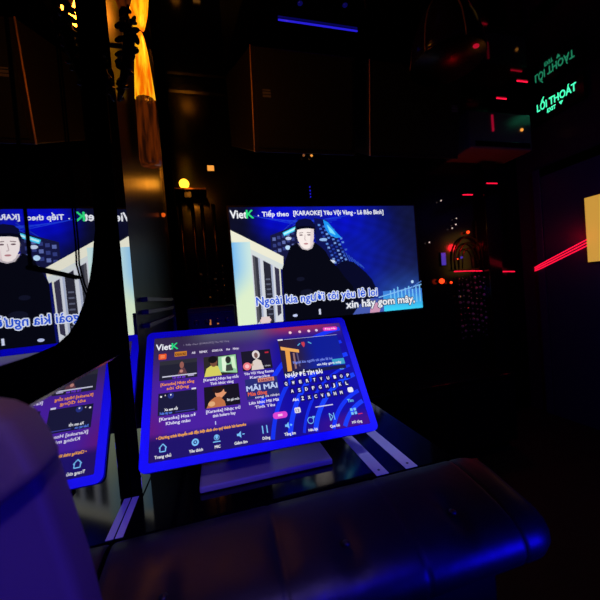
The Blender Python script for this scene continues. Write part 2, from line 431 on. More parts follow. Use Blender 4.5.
P = Picture(MM @ Matrix.Translation((-W_/2, H_/2, -.0006)) @ Matrix.Diagonal((W_/W0, H_/H0, 1, 1)), .00006)
def ui(a, b):
    c = mix((52, 40, 74), (74, 32, 160), sm(.05, .5, b))
    c = mix(c, (66, 40, 150), sm(.2, .55, a)*.7)
    c = mix(c, (92, 96, 122), .75*sm(.16, 0, b)*sm(.28, .12, abs(a-.40)))
    c = mix(c, (178, 44, 92), .8*sm(.17, 0, b)*sm(.28, .08, abs(a-.76)))
    c = mix(c, (20, 14, 150), sm(.50, .66, a)*sm(.0, .2, b))
    c = mix(c, (110, 18, 110), .55*sm(.10, 0, a)*sm(.5, .8, b))
    c = mix(c, (18, 12, 170), .7*sm(.45, .6, a)*sm(.2, .5, b))
    c = mix(c, (20, 16, 92), .8*sm(.80, .87, b)*sm(.9, .3, a))
    c = mix(c, (84, 18, 130), .7*sm(.84, .95, b)*sm(.6, .9, a))
    return c
P.grid(.018, .018, W0-.018, H0-.018, 60, 36, ui)
def arcs(u0, v0, rs, col, w, a0, a1):
    for r in rs:
        pts = [(u0+r*math.cos(a0+(a1-a0)*i/40), v0+r*1.0*math.sin(a0+(a1-a0)*i/40)) for i in range(41)]
        P.k += 1
        run = [p for p in pts if .262 < p[0] < .525 and .03 < p[1] < .306]
        if len(run) > 1: P.line(run, w, col)
for r, w, c in ((.115, .011, (26, 62, 255)), (.142, .010, (22, 52, 250)), (.185, .012, (24, 66, 255)), (.212, .007, (20, 44, 235)), (.245, .012, (24, 60, 255)), (.285, .010, (20, 50, 240)), (.325, .012, (22, 54, 250))):
    arcs(.56, .36, [r], c, w, PI, 1.5*PI)
W1 = (235, 235, 245)
P.text('Viet', .023, .052, .024, W1, .036, .03); P.text('K', .060, .052, .024, (40, 215, 130), .015, .04)
P.text('• Tiếp theo', .088, .046, .007, (150, 140, 170), .036); P.text('[KARAOKE] Yêu Vội Vàng', .128, .046, .007, (150, 140, 170), .075)
for u, c in ((.372, (255, 210, 220)), (.400, (240, 190, 210)), (.427, (250, 205, 230)), (.450, (220, 200, 240))): P.disc(u, .036, .0042, .0042, c, 10)
P.rrect(.470, .029, .514, .041, .005, (235, 60, 190)); P.text('Đăng nhập', .476, .037, .007, (255, 225, 245), .033, .02)
# filter row
P.rrect(.030, .063, .048, .078, .002, (232, 84, 36)); 
for k in range(3): P.rect(.034, .067+.003*k, .044, .0682+.003*k, (255, 170, 120))
P.rect(.067, .061, .096, .074, (200, 124, 40)); P.text('KARAOKE', .069, .072, .010, (60, 22, 30), .025, .02)
for u, w, t in ((.108, .008, 'All'), (.127, .019, 'REMIX'), (.158, .026, 'SONG CA'), (.194, .009, 'Hot'), (.211, .015, 'Nhạc')):
    P.text(t, u, .071, .0085, (225, 215, 240), w, .03)
# thumbnails
def cap(u, v, w, l1, l2, col=(228, 220, 250)):
    P.text(l1, u, v, .0095, col, w, .03); P.text(l2, u+w*.18, v+.011, .0095, col, w*.66, .03)
P.rect(.033, .083, .120, .133, (34, 34, 50)); P.rect(.033, .083, .120, .094, (46, 46, 56))
P.disc(.084, .098, .005, .009, (150, 92, 84)); P.poly([(.074, .122), (.08, .108), (.09, .105), (.097, .122)], (96, 60, 70)); P.disc(.083, .114, .004, .004, (190, 130, 120))
P.line([(.040, .124), (.118, .124)], .003, (200, 200, 220)); P.text('Tôi nhớ em', .062, .1315, .009, (120, 60, 230), .03, .03); P.rect(.098, .126, .112, .129, (180, 170, 210))
cap(.037, .146, .075, '[Karaoke] Nhạc sống', 'sôi động', (248, 150, 40))
P.rect(.136, .084, .218, .137, (44, 40, 40)); P.poly([(.172, .087), (.216, .085), (.216, .135), (.170, .128)], (150, 205, 160)); P.poly([(.180, .09), (.192, .088), (.190, .13), (.180, .126)], (225, 245, 215)); P.poly([(.203, .09), (.212, .09), (.214, .125), (.205, .12)], (210, 240, 200))
P.disc(.196, .098, .007, .010, (40, 44, 40)); P.poly([(.188, .128), (.19, .112), (.203, .110), (.207, .128)], (60, 66, 60))
P.poly([(.136, .137), (.142, .116), (.156, .107), (.170, .112), (.178, .137)], (214, 206, 96)); P.disc(.160, .100, .009, .013, (120, 78, 58)); P.disc(.158, .093, .011, .010, (22, 20, 22))
cap(.134, .148, .084, '[Karaoke] Nhạc hay nhất', 'Tình khúc vàng')
P.rect(.230, .080, .307, .134, (28, 24, 42)); P.disc(.268, .092, .010, .012, (225, 215, 215)); P.disc(.268, .094, .005, .008, (120, 88, 84)); P.poly([(.254, .124), (.258, .110), (.268, .104), (.279, .110), (.284, .134), (.252, .134)], (222, 208, 200)); P.line([(.246, .122), (.258, .118)], .006, (200, 160, 140))
P.disc(.242, .122, .0105, .0105, (236, 120, 130)); P.disc(.242, .122, .0055, .0055, (250, 190, 195)); P.rect(.292, .087, .302, .091, (190, 40, 60)); P.text('Liên khúc', .272, .128, .006, (220, 220, 230), .03)
cap(.232, .145, .076, 'Yêu Vội Vàng Remix', 'Karaoke')
P.rect(.033, .164, .118, .215, (26, 26, 58)); P.disc(.039, .172, .0022, .0022, W1, 8); P.disc(.048, .170, .0016, .0016, (200, 190, 180), 8); P.disc(.060, .172, .007, .007, (40, 50, 130), 10); P.disc(.060, .170, .0018, .0018, W1, 8); P.rect(.106, .160, .116, .164, (215, 210, 235))
P.text('Xa em rồi', .047, .206, .008, W1, .028, .04); P.text('Xuân này con', .037, .213, .008, (90, 130, 240), .026, .03); P.line([(.070, .211), (.112, .211)], .002, (60, 60, 150))
cap(.037, .226, .077, '[Karaoke] Hoa nở', 'Không màu')
P.rect(.134, .163, .216, .214, (24, 20, 30)); P.disc(.170, .180, .011, .014, (226, 150, 110)); P.disc(.166, .172, .013, .009, (40, 22, 20)); P.poly([(.138, .214), (.146, .198), (.158, .190), (.170, .190), (.180, .202), (.182, .214)], (190, 112, 70)); P.disc(.150, .205, .008, .006, (226, 170, 120)); P.poly([(.176, .178), (.186, .182), (.178, .190)], (222, 150, 110)); P.text('Em gái mưa', .186, .203, .008, (220, 218, 230), .028, .03)
cap(.137, .225, .078, '[Karaoke] Nhạc trữ', 'tình bolero hay')
P.rect(.232, .157, .313, .208, (40, 44, 116)); P.rect(.264, .158, .305, .168, (216, 140, 120)); P.text('KARAOKE', .267, .167, .009, (120, 30, 70), .034, .04); P.text('MÃI MÃI', .234, .187, .018, (190, 205, 245), .076, .05); P.text('Mùa đông', .236, .199, .013, (235, 100, 60), .046, .04); P.text('song ca nhạc', .252, .207, .008, (220, 215, 240), .06, .03)
cap(.236, .220, .072, 'Liên khúc Mãi Mãi', 'Tình Yêu')
P.rrect(.288, .247, .323, .262, .007, (222, 70, 210)); P.rect(.300, .252, .311, .257, (250, 190, 240))
# preview and keyboard
P.rect(.332, .058, .505, .160, (26, 28, 74)); P.grid(.332, .058, .505, .150, 12, 8, lambda a, b: mix(mix((44, 30, 60), (16, 30, 150), sm(.2, .6, a)), (30, 60, 190), .5*sm(.6, 1, b)*a))
P.rect(.332, .056, .346, .060, (230, 225, 240)); P.line([(.35, .058), (.505, .058)], .0012, (170, 170, 210))
P.poly([(.336, .078), (.385, .092), (.384, .101), (.336, .088)], (240, 170, 90)); P.poly([(.347, .088), (.359, .092), (.355, .15), (.343, .15)], (235, 160, 75)); P.poly([(.366, .10), (.371, .10), (.369, .145), (.364, .145)], (150, 110, 110)); P.poly([(.376, .10), (.380, .10), (.380, .14), (.376, .14)], (90, 80, 120))
P.text('♥', .396, .084, .016, (200, 60, 80), .009, .02); P.line([(.384, .080), (.392, .074)], .003, (90, 170, 220)); P.line([(.415, .072), (.424, .078)], .003, (90, 170, 220))
P.text('Ngoài kia người tôi yêu lẻ loi', .362, .131, .010, (120, 140, 240), .11, .03); P.rect(.47, .131, .505, .147, (60, 160, 200)); P.text('xin hãy gom mây', .425, .144, .009, (225, 230, 245), .07, .04)
P.text('NHẬP ĐỂ TÌM BÀI', .335, .166, .015, W1, .10, .04); P.text('Xóa', .485, .163, .006, (120, 200, 220), .012)
for row, u0, u1, v in (('QWERTYUIOP', .333, .502, .185), ('ASDFGHJKL', .345, .492, .206), ('ZXCVBNM', .367, .470, .228)):
    for i, ch in enumerate(row):
        u = u0+(u1-u0)*i/(len(row)-1); P.rrect(u-.0065, v-.012, u+.0065, v+.004, .002, (22, 14, 110)); P.text(ch, u-.003, v, .0115, W1, .006, .04)
P.text('Abc', .341, .228, .010, W1, .015, .03)
P.rrect(.489, .214, .504, .227, .004, (235, 235, 245)); P.rrect(.341, .244, .356, .257, .003, (225, 220, 235)); P.text('12', .344, .254, .009, (60, 50, 90), .009, .03)
P.rect(.394, .249, .440, .2515, (200, 200, 230)); P.text('Tìm', .480, .251, .011, (110, 200, 235), .016, .03)
# ticker and bottom row of icons
P.text('• Chương trình khuyến mãi đặc biệt dành cho quý khách hát karaoke', .033, .266, .0085, (250, 170, 60), .190, .04); P.rect(.1555, .246, .1575, .254, (190, 190, 240))
IC = (120, 190, 250)
def icon_lbl(u, t, w): P.text(t, u-w/2, .303, .0085, W1, w, .03)
P.line([(.039, .284), (.0465, .276), (.054, .284)], .002, IC); P.line([(.041, .283), (.041, .291), (.052, .291), (.052, .283)], .002, IC); icon_lbl(.047, 'Trang chủ', .032)
P.ring(.112, .2835, .0075, .0035, IC); P.disc(.112, .2835, .002, .002, IC, 8); icon_lbl(.113, 'Yêu thích', .028)
P.disc(.157, .280, .003, .0045, IC, 10); P.ring(.157, .281, .006, .0013, IC, 14); P.line([(.149, .290), (.165, .290)], .002, IC); icon_lbl(.158, 'MIC', .012)
P.poly([(.201, .281), (.205, .281), (.210, .276), (.210, .291), (.205, .286), (.201, .286)], IC); P.line([(.213, .2835), (.218, .2835)], .002, IC); icon_lbl(.208, 'Giảm âm', .028)
P.rect(.258, .273, .2605, .290, IC); P.rect(.268, .273, .2705, .290, IC); icon_lbl(.265, 'Dừng', .017)
P.poly([(.312, .279), (.316, .279), (.321, .274), (.321, .289), (.316, .284), (.312, .284)], IC); P.line([(.3235, .2815), (.329, .2815)], .002, IC); P.line([(.326, .279), (.326, .284)], .002, IC); icon_lbl(.320, 'Tăng âm', .026)
P.ring(.375, .279, .008, .0015, IC); P.poly([(.380, .270), (.388, .271), (.383, .277)], IC); icon_lbl(.376, 'Hát lại', .022)
P.line([(.424, .270), (.424, .287), (.432, .279), (.424, .270)], .0018, IC); P.line([(.435, .270), (.435, .287)], .002, IC); icon_lbl(.431, 'Qua bài', .024)
for i in range(2):
    for j in range(2): P.rect(.480+.009*i, .267+.009*j, .4865+.009*i, .2735+.009*j, IC)
icon_lbl(.489, 'Mở rộng', .026); P.rect(.497, .282, .509, .284, (220, 50, 90))
obj('screen', P.bm, screen_mat('monitor_picture', 1.), mon, label='lit touch screen with song thumbnails and keyboard')

# ------------------------------------------------------------------ table with metal strips
tb = thing('low_table', 'black glass topped table with metal strips under the touch monitor', 'table', (.17, 1.0, -CZ))
TXA, TXB, TYA, TYB = XL+.0015, .580, .7235, 1.34
obj('tabletop', box(B(), TXA, TXB, TYA, TYB, ZT-.022, ZT-.0012), M_glass, tb)
obj('edge_strip', box(B(), TXA, XL+.0165, TYA+.004, TYB, ZT-.0012, ZT-.0003), M_alu, tb, label='metal strip along the mirror')
for xa, xb in ((.3505, .3845), (.434, .468)):
    s = obj('inlay_strip', box(B(), xa, xb, TYA, TYB-.02, ZT-.0012, ZT-.0002), M_alu, tb, label='pale metal strip')
    for yy in (.745, .97, 1.2):
        bm = B(); lathe(bm, ((xa+xb)/2, yy, ZT-.0002), [(.0035, 0), (.0035, .0006), (.002, .001)], 10); obj('screw', bm, M_dark, s)
obj('cabinet_body', box(B(), TXA+.03, TXB-.03, TYA+.06, TYB-.04, -CZ+.05, ZT-.022), M_wood, tb)
obj('plinth', box(B(), TXA+.06, TXB-.06, TYA+.1, TYB-.08, -CZ, -CZ+.05), M_dark, tb)

# ------------------------------------------------------------------ padded leather bench in front of the table
bench = thing('padded_bench', 'black button-tufted leather bench along the near edge of the table', 'bench', (.2, .6, -CZ))
prof = [(.7215, -.62), (.7215, -.486), (.714, -.470), (.700, -.464), (.675, -.464), (.640, -.468), (.600, -.475), (.560, -.485), (.530, -.497), (.508, -.513), (.496, -.533), (.494, -.553), (.502, -.575), (.520, -.592), (.550, -.602), (.600, -.606)]
def bench_panel(x0, x1, tufts, endr=False):
    bm = B(); nx = 24 if endr else 150; rows = []
    for i in range(nx+1):
        x = x0+(x1-x0)*i/nx
        e = min(abs(x-q) for q in (x0, .072, .330, x1))
        pinch = .0022*math.exp(-(e/.0035)**2)
        row = []
        for j, (y, z) in enumerate(prof):
            yy, zz = y, z
            d = Vector((0, y-.62, z+.56)).normalized()
            dent = pinch
            for tx, ty, tz in tufts: dent += .014*math.exp(-(((x-tx)**2+(y-ty)**2+(z-tz)**2)/.00050))
            if endr: 
                q = max(0, x-(x1-.07))/.07; dent += .055*(1-math.sqrt(max(0, 1-q*q)))
            if j > 1: yy -= d.y*dent; zz -= d.z*dent
            row.append(bm.verts.new((x, yy, zz)))
        row.append(bm.verts.new((x, .7215, -.606)))
        rows.append(row)
    for a, b in zip(rows, rows[1:]):
        n = len(a)
        for j in range(n): bm.faces.new([a[j], a[(j+1) % n], b[(j+1) % n], b[j]])
    for rw in (rows[0][::-1], rows[-1]):
        bm.faces.new([bm.verts.new(v.co) for v in rw])
    bmesh.ops.recalc_face_normals(bm, faces=bm.faces)
    return bm
tuft = [(-.125, .560, -.485), (.083, .59, -.478), (.20, .560, -.485), (.44, .560, -.485)]
for x0, x1, end in ((XL+.0045, .5515, False), (.5525, .650, True)):
    o = obj('cushion', bench_panel(x0, x1, tuft, end), M_leather, bench, smooth=True)
for tx, ty, tz in (tuft[0], tuft[2], tuft[3]):
    bm = B(); ball(bm, (tx, ty+.006, tz+.003), .008, 2, (1, 1, .6)); obj('button', bm, M_leather, bench, smooth=True)
obj('bench_base', box(B(), XL+.02, .57, .60, .715, -CZ, -.607), M_dark, bench)

# ------------------------------------------------------------------ near sofa wing at the lower left
sofa = thing('sofa_wing', 'rounded violet vinyl sofa wing at the lower left beside the mirror', 'sofa', (-.17, .30, -CZ))
def pad(outline, y0, y1, r, mt, name, nlev=2):
    bm = B(); prism(bm, [(x, y0, z) for x, z in outline], (0, y1-y0, 0))
    o = obj(name, bm, mt, sofa, smooth=True)
    b = o.modifiers.new('bevel', 'BEVEL'); b.width = r; b.segments = 5; b.limit_method = 'ANGLE'; b.angle_limit = math.radians(50)
    return o
YS = .27
lo = [(-.605, -.36), (-.50, -.30), (-.455, -.335), (-.435, -.375), (-.416, -.475), (-.385, -.64), (-.363, -.81), (-.345, -1.0), (-.335, -1.3), (-.74, -1.3), (-.74, -.5)]
pad([(max(x*.335, XL+.004), z*.335) for x, z in lo], YS+.022, YS+.065, .010, M_vinyl2, 'side_cushion')
up = [(-.80, -.185), (-.62, -.190), (-.562, -.198), (-.515, -.214), (-.475, -.243), (-.450, -.300), (-.432, -.355), (-.434, -.376), (-.466, -.402), (-.520, -.436), (-.60, -.460), (-.80, -.47)]
pad([(max(x*.315, XL+.004), z*.315) for x, z in up], YS+.0, YS+.045, .014, M_vinyl, 'head_cushion')
obj('side_body', box(B(), XL+.014, -.13, YS+.026, YS+.06, -CZ+.06, -1.299*.335), M_vinyl2, sofa, bevel=.006)
obj('sofa_foot', box(B(), XL+.03, -.13, YS+.03, YS+.06, -CZ, -CZ+.06), M_dark, sofa)

# ------------------------------------------------------------------ hanging loudspeakers
def cone(bm, c, r, d=.02):
    lathe(bm, c, [(r, 0), (r*.96, .006), (r*.86, -.004), (r*.45, -d), (r*.3, -d*.8), (r*.12, -d*.6)], 28, axis='y'); return bm
def speaker(FL, FR, fz0, fz1, BLx, BRx, bz0, bz1, label, badge_u):
    cxm = (FL[0]+FR[0])/2
    t = thing('loudspeaker', label, 'loudspeaker', (cxm, 1.95, min(fz0, bz0)), 'loudspeakers hung below the ceiling')
    bm = B()
    hexa(bm, [(FL[1], 1.76, fz0), (FR[1], 1.76, fz0), (FR[0], 1.70, fz1), (FL[0], 1.70, fz1), (BLx, 2.12, bz0), (BRx, 2.12, bz0), (BRx, 2.12, bz1), (BLx, 2.12, bz1)])
    obj('cabinet', bm, mat('speaker_cabinet', (34, 27, 25), .45, noise=.1, nscale=40), t, bevel=.006)
    bm = B(); g = .022
    hexa(bm, [(FL[1]+g, 1.757, fz0+g), (FR[1]-g, 1.757, fz0+g), (FR[0]-g, 1.697, fz1-g), (FL[0]+g, 1.697, fz1-g), (FL[1]+g, 1.764, fz0+g), (FR[1]-g, 1.764, fz0+g), (FR[0]-g, 1.704, fz1-g), (FL[0]+g, 1.704, fz1-g)])
    bmesh.ops.translate(bm, verts=bm.verts, vec=(0, -.006, 0))
    gr = obj('grille', bm, mat('speaker_grille', (5, 5, 9), .7, bump=.8, nscale=400), t)
    bm = B(); u = FL[0]+badge_u
    zc = fz0+(fz1-fz0)*.52; yc = 1.76-.06*.52-.014
    for i in range(3): box(bm, u, u+.044, yc, yc+.003, zc+.017*i, zc+.017*i+.011)
    obj('badge', bm, mat('grey_badge', (120, 120, 150), .4), gr, label='small grey badge')
    bm = B(); tube(bm, [(FL[1]-.001, 1.758, fz0), (FL[0]-.001, 1.698, fz1)], .004, 8); obj('edge_highlight', bm, mat('edge_highlight_tone', (230, 175, 130), .5, .2), t, smooth=True)  # pale tube stands in for the amber-lit highlight along this edge
    bm = B(); xm = (BLx+BRx)/2
    box(bm, xm-.05, xm+.05, 2.125, YF-.003, (bz0+bz1)/2-.05, (bz0+bz1)/2+.05)
    obj('wall_bracket', bm, M_dark, t, bevel=.004)
    return t
sp1 = speaker((.281, .270), (.885, .870), .79, 1.325, .175, .90, .985, 1.435, 'left hanging black loudspeaker with its side lit orange', .05)
bm = B(); tube(bm, [(.205, 2.1, 1.462), (.20, 2.10, 1.452), (.205, 2.10, 1.442), (.22, 2.08, 1.4395)], .004, 8); obj('cable', bm, M_bronze, sp1, smooth=True)
sp2 = speaker((.975, .965), (1.62, 1.60), .79, 1.325, .99, 1.62, .985, 1.435, 'right hanging black loudspeaker beside the glossy red-lit box', .56)

# glossy box to the right of the speakers
ac = thing('wall_unit', 'glossy dark wall unit with red reflections near the exit sign', 'wall unit', (2.22, 2.14, .995))
obj('housing', box(B(), 1.95, 2.56, 2.02, YF-.0005, .995, 1.283), mat('grey_gloss_unit', (110, 104, 108), .22, spec=.5, noise=.05), ac, bevel=.012)
obj('air_flap', box(B(), 2.0, 2.53, 2.012, 2.019, 1.012, 1.05), M_black, ac, bevel=.002)
bm = B(); ball(bm, (2.455, 2.016, 1.155), .012); obj('status_light', bm, M_amberdot, ac, label='amber status light')
obj('red_reflection_strip', box(B(), 2.165, 2.18, 2.012, 2.0195, 1.13, 1.255), emi('dim_red', (150, 6, 40), .8), ac)  # glowing strip drawn as a red reflection in the housing

# ------------------------------------------------------------------ exit sign on the right wall
ex = thing('exit_sign', 'green lettered exit sign high on the right wall above the door', 'sign', (XR-.03, 1.76, 1.235))
obj('sign_box', box(B(), XR-.035, XR-.002, 1.70, 2.14, 1.235, 1.43), mat('sign_black', (3, 4, 4), .25), ex, bevel=.003)
def wall_text(t, yl, yr, zb, h, fat, col, name):
    """letters on the right wall: reads from far (yl) to near (yr)"""
    bm = B(); g = glyphs(t, h, abs(yr-yl), fat)
    for vs in g: bm.faces.new([bm.verts.new((XR-.0365, yl-x, zb+y)) for x, y in vs])
    r = bmesh.ops.extrude_face_region(bm, geom=bm.faces[:])
    bmesh.ops.translate(bm, verts=[v for v in r['geom'] if isinstance(v, bmesh.types.BMVert)], vec=(-.002, 0, 0))
    bmesh.ops.recalc_face_normals(bm, faces=bm.faces)
    return obj(name, bm, col, ex)
wall_text('LỐI THOÁT', 2.045, 1.75, 1.322, .082, .012, M_green, 'lettering')
wall_text('EXIT', 1.965, 1.90, 1.275, .042, .02, M_green, 'lettering')
bm = B(); prism(bm, [(XR-.0365, 1.875, 1.305), (XR-.0365, 1.845, 1.305), (XR-.0365, 1.86, 1.280)], (-.002, 0, 0)); obj('arrow', bm, M_green, ex)

# amber notice panel on the right wall
npn = thing('notice_panel', 'amber glowing rectangular panel at the right edge of the picture', 'panel', (XR-.04, 1.58, .05))
obj('panel_body', box(B(), XR-.052, XR-.0295, 1.34, 1.735, .052, .53), M_bronze, npn, bevel=.006)
obj('lit_face', box(B(), XR-.0545, XR-.0525, 1.35, 1.73, .058, .524), M_panel, npn)

# ------------------------------------------------------------------ red light lines
for k, (dz, g) in enumerate(((0, 0), (.022, 0), (.044, 0))):
    bm = B(); tube(bm, [(XR-.0350, 2.15, .030+dz*.6), (XR-.0350, 2.10, .045+dz*.8), (XR-.0340, 1.745, .180+dz)], .0042, 8)
    tag(obj('red_light_tube', bm, M_red, smooth=True), ['lowest', 'middle', 'topmost'][k]+' of the three parallel red light lines rising to the amber panel', 'light strip', 'red light lines on the right wall')
bm = B(); tube(bm, [(1.96, YF-.0034, .078), (2.10, YF-.0034, .074), (2.245, YF-.0034, .066)], .0036, 8)
tag(obj('red_light_tube', bm, M_red, smooth=True), 'thin red light line running along the foot of the small arch', 'light strip')
bm = B(); tube(bm, [(2.42, YF-.0040, .050), (2.60, YF-.0040, .040)], .0042, 8)
tag(obj('red_light_tube', bm, M_red, smooth=True), 'short red light line right of the dark pilaster near the door', 'light strip')
for x0, x1, y, z, l in ((2.10, 2.20, YF-.0040, .725, 'short red bar drawn as a reflection on the front wall above the small arch'), (2.352, 2.451, 2.13, ZC-.0045, 'short red bar drawn as a reflection on the ceiling above the glossy wall unit'), (2.322, 2.422, 1.92, ZC-.0045, 'short red bar drawn as a reflection on the ceiling nearest the exit sign'),
        (2.435, 2.545, 2.06, 1.2875, 'short red bar drawn as a reflection on top of the glossy wall unit'), (2.285, 2.395, YF-.0740, .80, 'red bar drawn as a reflection high on the dark pilaster')):
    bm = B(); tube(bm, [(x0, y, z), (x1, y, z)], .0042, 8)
    tag(obj('red_reflection_bar', bm, M_red, smooth=True), l, 'light strip')  # glowing bars stand in for red reflections on glossy surfaces

# small bulbs on the front wall
for x, z, r, mt, l in ((1.80, .005, .022, M_redor, 'largest glowing red orange bulb right of the television'), (1.90, -.012, .010, M_redor, 'small red orange bulb just right of the largest one'), (2.10, .40, .013, M_redor, 'red orange bulb at the crown of the small arch'),
        (1.72, .33, .006, M_white, 'tiny white bulb beside the television edge'), (1.99, .47, .006, M_white, 'tiny white bulb above left of the arch'), (2.0, .52, .005, M_white, 'tiny white bulb highest above the arch'), (1.95, .44, .006, M_white, 'tiny pinkish bulb left of the arch crown'),
        (1.86, .67, .006, M_white, 'tiny white bulb high right of the television'), (2.02, .19, .010, M_violet, 'small violet bulb inside the left foot of the arch'), (1.985, .18, .006, M_redor, 'small orange bulb outside the left foot of the arch')):
    t = thing('wall_glow_dot', l, 'lamp', (x, YF-.02, z-r), 'small wall bulbs right of the television')
    obj('bulb', ball(B(), (x, YF-.02-r, z), r), mt, t, smooth=True)
    bm = B(); tube(bm, [(x, YF-.002, z), (x, YF-.016-r*.4, z)], r*.6, 10); obj('socket', bm, M_dark, t)
t = thing('wall_glow_dot', 'small dim orange dot drawn as a reflection on the left wall beyond the mirror', 'lamp', (XL, 1.756, .44))
obj('bulb', ball(B(), (XL+.016, 1.756, .452), .011), emi('dim_orange', (235, 90, 20), .9), t, smooth=True)  # glowing dot stands in for an orange reflection in the panel
obj('socket', box(B(), XL, XL+.008, 1.748, 1.764, .444, .460), M_dark, t)
tp = thing('touch_switch', 'small violet glowing touch panel between television and arch', 'switch', (1.855, YF-.01, .13))
obj('switch_frame', box(B(), 1.830, 1.884, YF-.012, YF-.001, .130, .245), M_dark, tp, bevel=.002)
obj('lit_face', box(B(), 1.836, 1.878, YF-.0135, YF-.0122, .136, .239), M_violet, tp)
# nested arch reflected in the dark wall, built as solid moulding
ar = thing('reflected_arch', 'small nested bronze arch standing in for a reflected frame on the front wall', 'moulding', (2.10, YF-.02, .09))
for q, rr in enumerate((.145, .105, .07)):
    pts = [(2.10-rr, YF-.02, .095)]+[(2.10+rr*math.cos(PI-PI*i/14), YF-.02-.004*q, .17+rr*1.35*math.sin(PI*i/14)) for i in range(15)]+[(2.10+rr, YF-.02, .095)]
    bm = B(); tube(bm, pts, .008-.0015*q, 8); obj('arch', bm, M_bronze, ar, smooth=True)
obj('sill', box(B(), 1.94, 2.18, YF-.04, YF-.001, .085, .0915), M_bronze, ar)
# hanging crystal strings
def crystals(x, z0, z1, n, label, grp, y=YF-.03, s=.010, amber=False):
    t = thing('crystal_string', label, 'crystal string', (x, y, z0), grp)
    obj('cord', tube(B(), [(x, y, z0), (x, y, z1)], .001, 6), M_chrome, t)
    for i in range(n):
        z = z0+(z1-z0)*(i+.5)/n
        bm = B(); bmesh.ops.create_icosphere(bm, subdivisions=1, radius=s*random.choice((.45, .6, .8, 1.3)), matrix=Matrix.Translation((x+random.uniform(-.007, .007), y-.001, z)) @ Matrix.Rotation(random.random()*3, 4, 'Z') @ Matrix.Rotation(random.random()*3, 4, 'X'))
        obj('crystal', bm, M_cryst, t)
W8 = ['first', 'second', 'third', 'fourth', 'fifth', 'sixth', 'seventh']
for i in range(7):
    crystals(1.975+.042*i+random.uniform(-.006, .006), -.52+random.uniform(-.03, .1), .05-.03*random.random(), 11, W8[i]+' crystal string from the left below the small arch', 'crystal strings below the arch')
for i in range(4):
    crystals(-.09+.05*i, -.08+.02*i, .20+.05*(i % 2), 6, W8[i]+' crystal string from the left under the globe lamp shelf', 'crystal strings by the shelf', s=.008)

# ------------------------------------------------------------------ amber lamp and carved ornament, upper left
lp = thing('amber_wall_lamp', 'tall glowing amber glass lamp high on the left wall', 'lamp', (-.187, 1.25, .50))
def lobe(z0, z1, prof): return [(r, z0+(z1-z0)*t) for r, t in prof]
bm = B(); lathe(bm, (-.187, 1.25, 0), lobe(.975, 1.40, [(.008, 0), (.018, .03), (.031, .14), (.040, .30), (.043, .5), (.040, .8), (.03, 1)]), 32, .03, 10)
obj('upper_shade', bm, M_amber, lp, smooth=True, label='bulging lit upper glass')
bm = B(); lathe(bm, (-.187, 1.25, 0), lobe(.972, .735, [(.008, 0), (.014, .08), (.021, .3), (.027, .6), (.033, 1)]), 32, .05, 12)
obj('lower_shade', bm, M_amber, lp, smooth=True, label='flaring lit lower glass')
bm = B(); lathe(bm, (-.187, 1.25, 0), [(.031, .733), (.032, .70), (.034, .60), (.036, .52), (.032, .50)], 32, .05, 12)
obj('skirt', bm, M_amberdim, lp, smooth=True, label='dim amber lower skirt')
bm = B(); lathe(bm, (-.187, 1.25, 0), [(.010, .9715), (.012, .9735), (.010, .9755)], 20); obj('collar', bm, M_bronze, lp, smooth=True)
bm = B(); lathe(bm, (-.187, 1.25, 0), [(.03, 1.40), (.05, 1.41), (.05, ZC-.001)], 20); obj('ceiling_mount', bm, M_bronze, lp)
orn = thing('carved_ornament', 'dark carved leaf cluster in front of the amber lamp', 'ornament', (-.19, .95, .55))
random.seed(3)
path = [(-.172, .95, .86), (-.170, .95, .80), (-.168, .95, .74), (-.172, .95, .70), (-.179, .95, .66), (-.188, .95, .62), (-.198, .95, .585), (-.208, .95, .55)]
M_carve = mat('carved_dark_resin', (34, 16, 8), .35, spec=.5, bump=.6, nscale=90)
bm = B(); tube(bm, path, [.006, .010, .014, .015, .013, .011, .009, .004], 10); obj('carved_stem', bm, M_carve, orn, smooth=True)
bm = B(); tube(bm, [(XL+.0008, .955, .70), (-.175, .955, .70)], .006, 8); obj('wall_pin', bm, M_carve, orn)
bm = B(); lathe(bm, (-.176, .95, 0), [(.010, .790), (.022, .83), (.026, .88), (.02, .94), (.008, .97)], 20, .06, 6); obj('bud', bm, M_amberdim, orn, smooth=True, label='dim amber glass bud')
for i in range(44):
    q = i % 6; p = Vector(path[1+q]).lerp(Vector(path[2+q]), random.random())
    sp = (.020, .024, .022, .017, .013, .009)[q]
    p += Vector((random.uniform(-sp, sp*.9), random.uniform(-.02, .012), random.uniform(-.012, .012)))
    bm = B(); bmesh.ops.create_icosphere(bm, subdivisions=2, radius=random.uniform(.006, .010)*(1.15-.06*q), matrix=Matrix.Translation(p) @ Matrix.Rotation(random.random()*6, 4, 'Y') @ Matrix.Diagonal((1.5, .6, .75, 1)))
    obj('leaf', bm, M_carve, orn, smooth=True)

# globe lamp on its shelf
sh = thing('corner_shelf', 'narrow dark corner shelf carrying the small globe lamp', 'shelf', (-.12, 2.2, .69))
obj('shelf_board', box(B(), -.232, -.006, 2.11, YF-.001, .700, .712), M_bronze, sh, bevel=.002)
bm = B(); box(bm, -.14, -.10, 2.14, YF-.001, .66, .6995); obj('bracket', bm, M_dark, sh)
gl = thing('globe_lamp', 'small round glowing amber globe lamp on the corner shelf', 'lamp', (-.140, 2.19, .7125))
obj('globe', ball(B(), (-.140, 2.19, .762), .031, 3), M_globe, gl, smooth=True)
bm = B(); lathe(bm, (-.140, 2.19, 0), [(.028, .7125), (.026, .720), (.015, .732)], 20); obj('lamp_base', bm, M_bronze, gl)
lt = thing('lit_switch', 'small amber lit switch on the wall above the corner shelf', 'switch', (.03, YF-.01, .93))
obj('switch_plate', box(B(), .010, .062, YF-.010, YF-.001, .88, .925), M_dark, lt, bevel=.002)
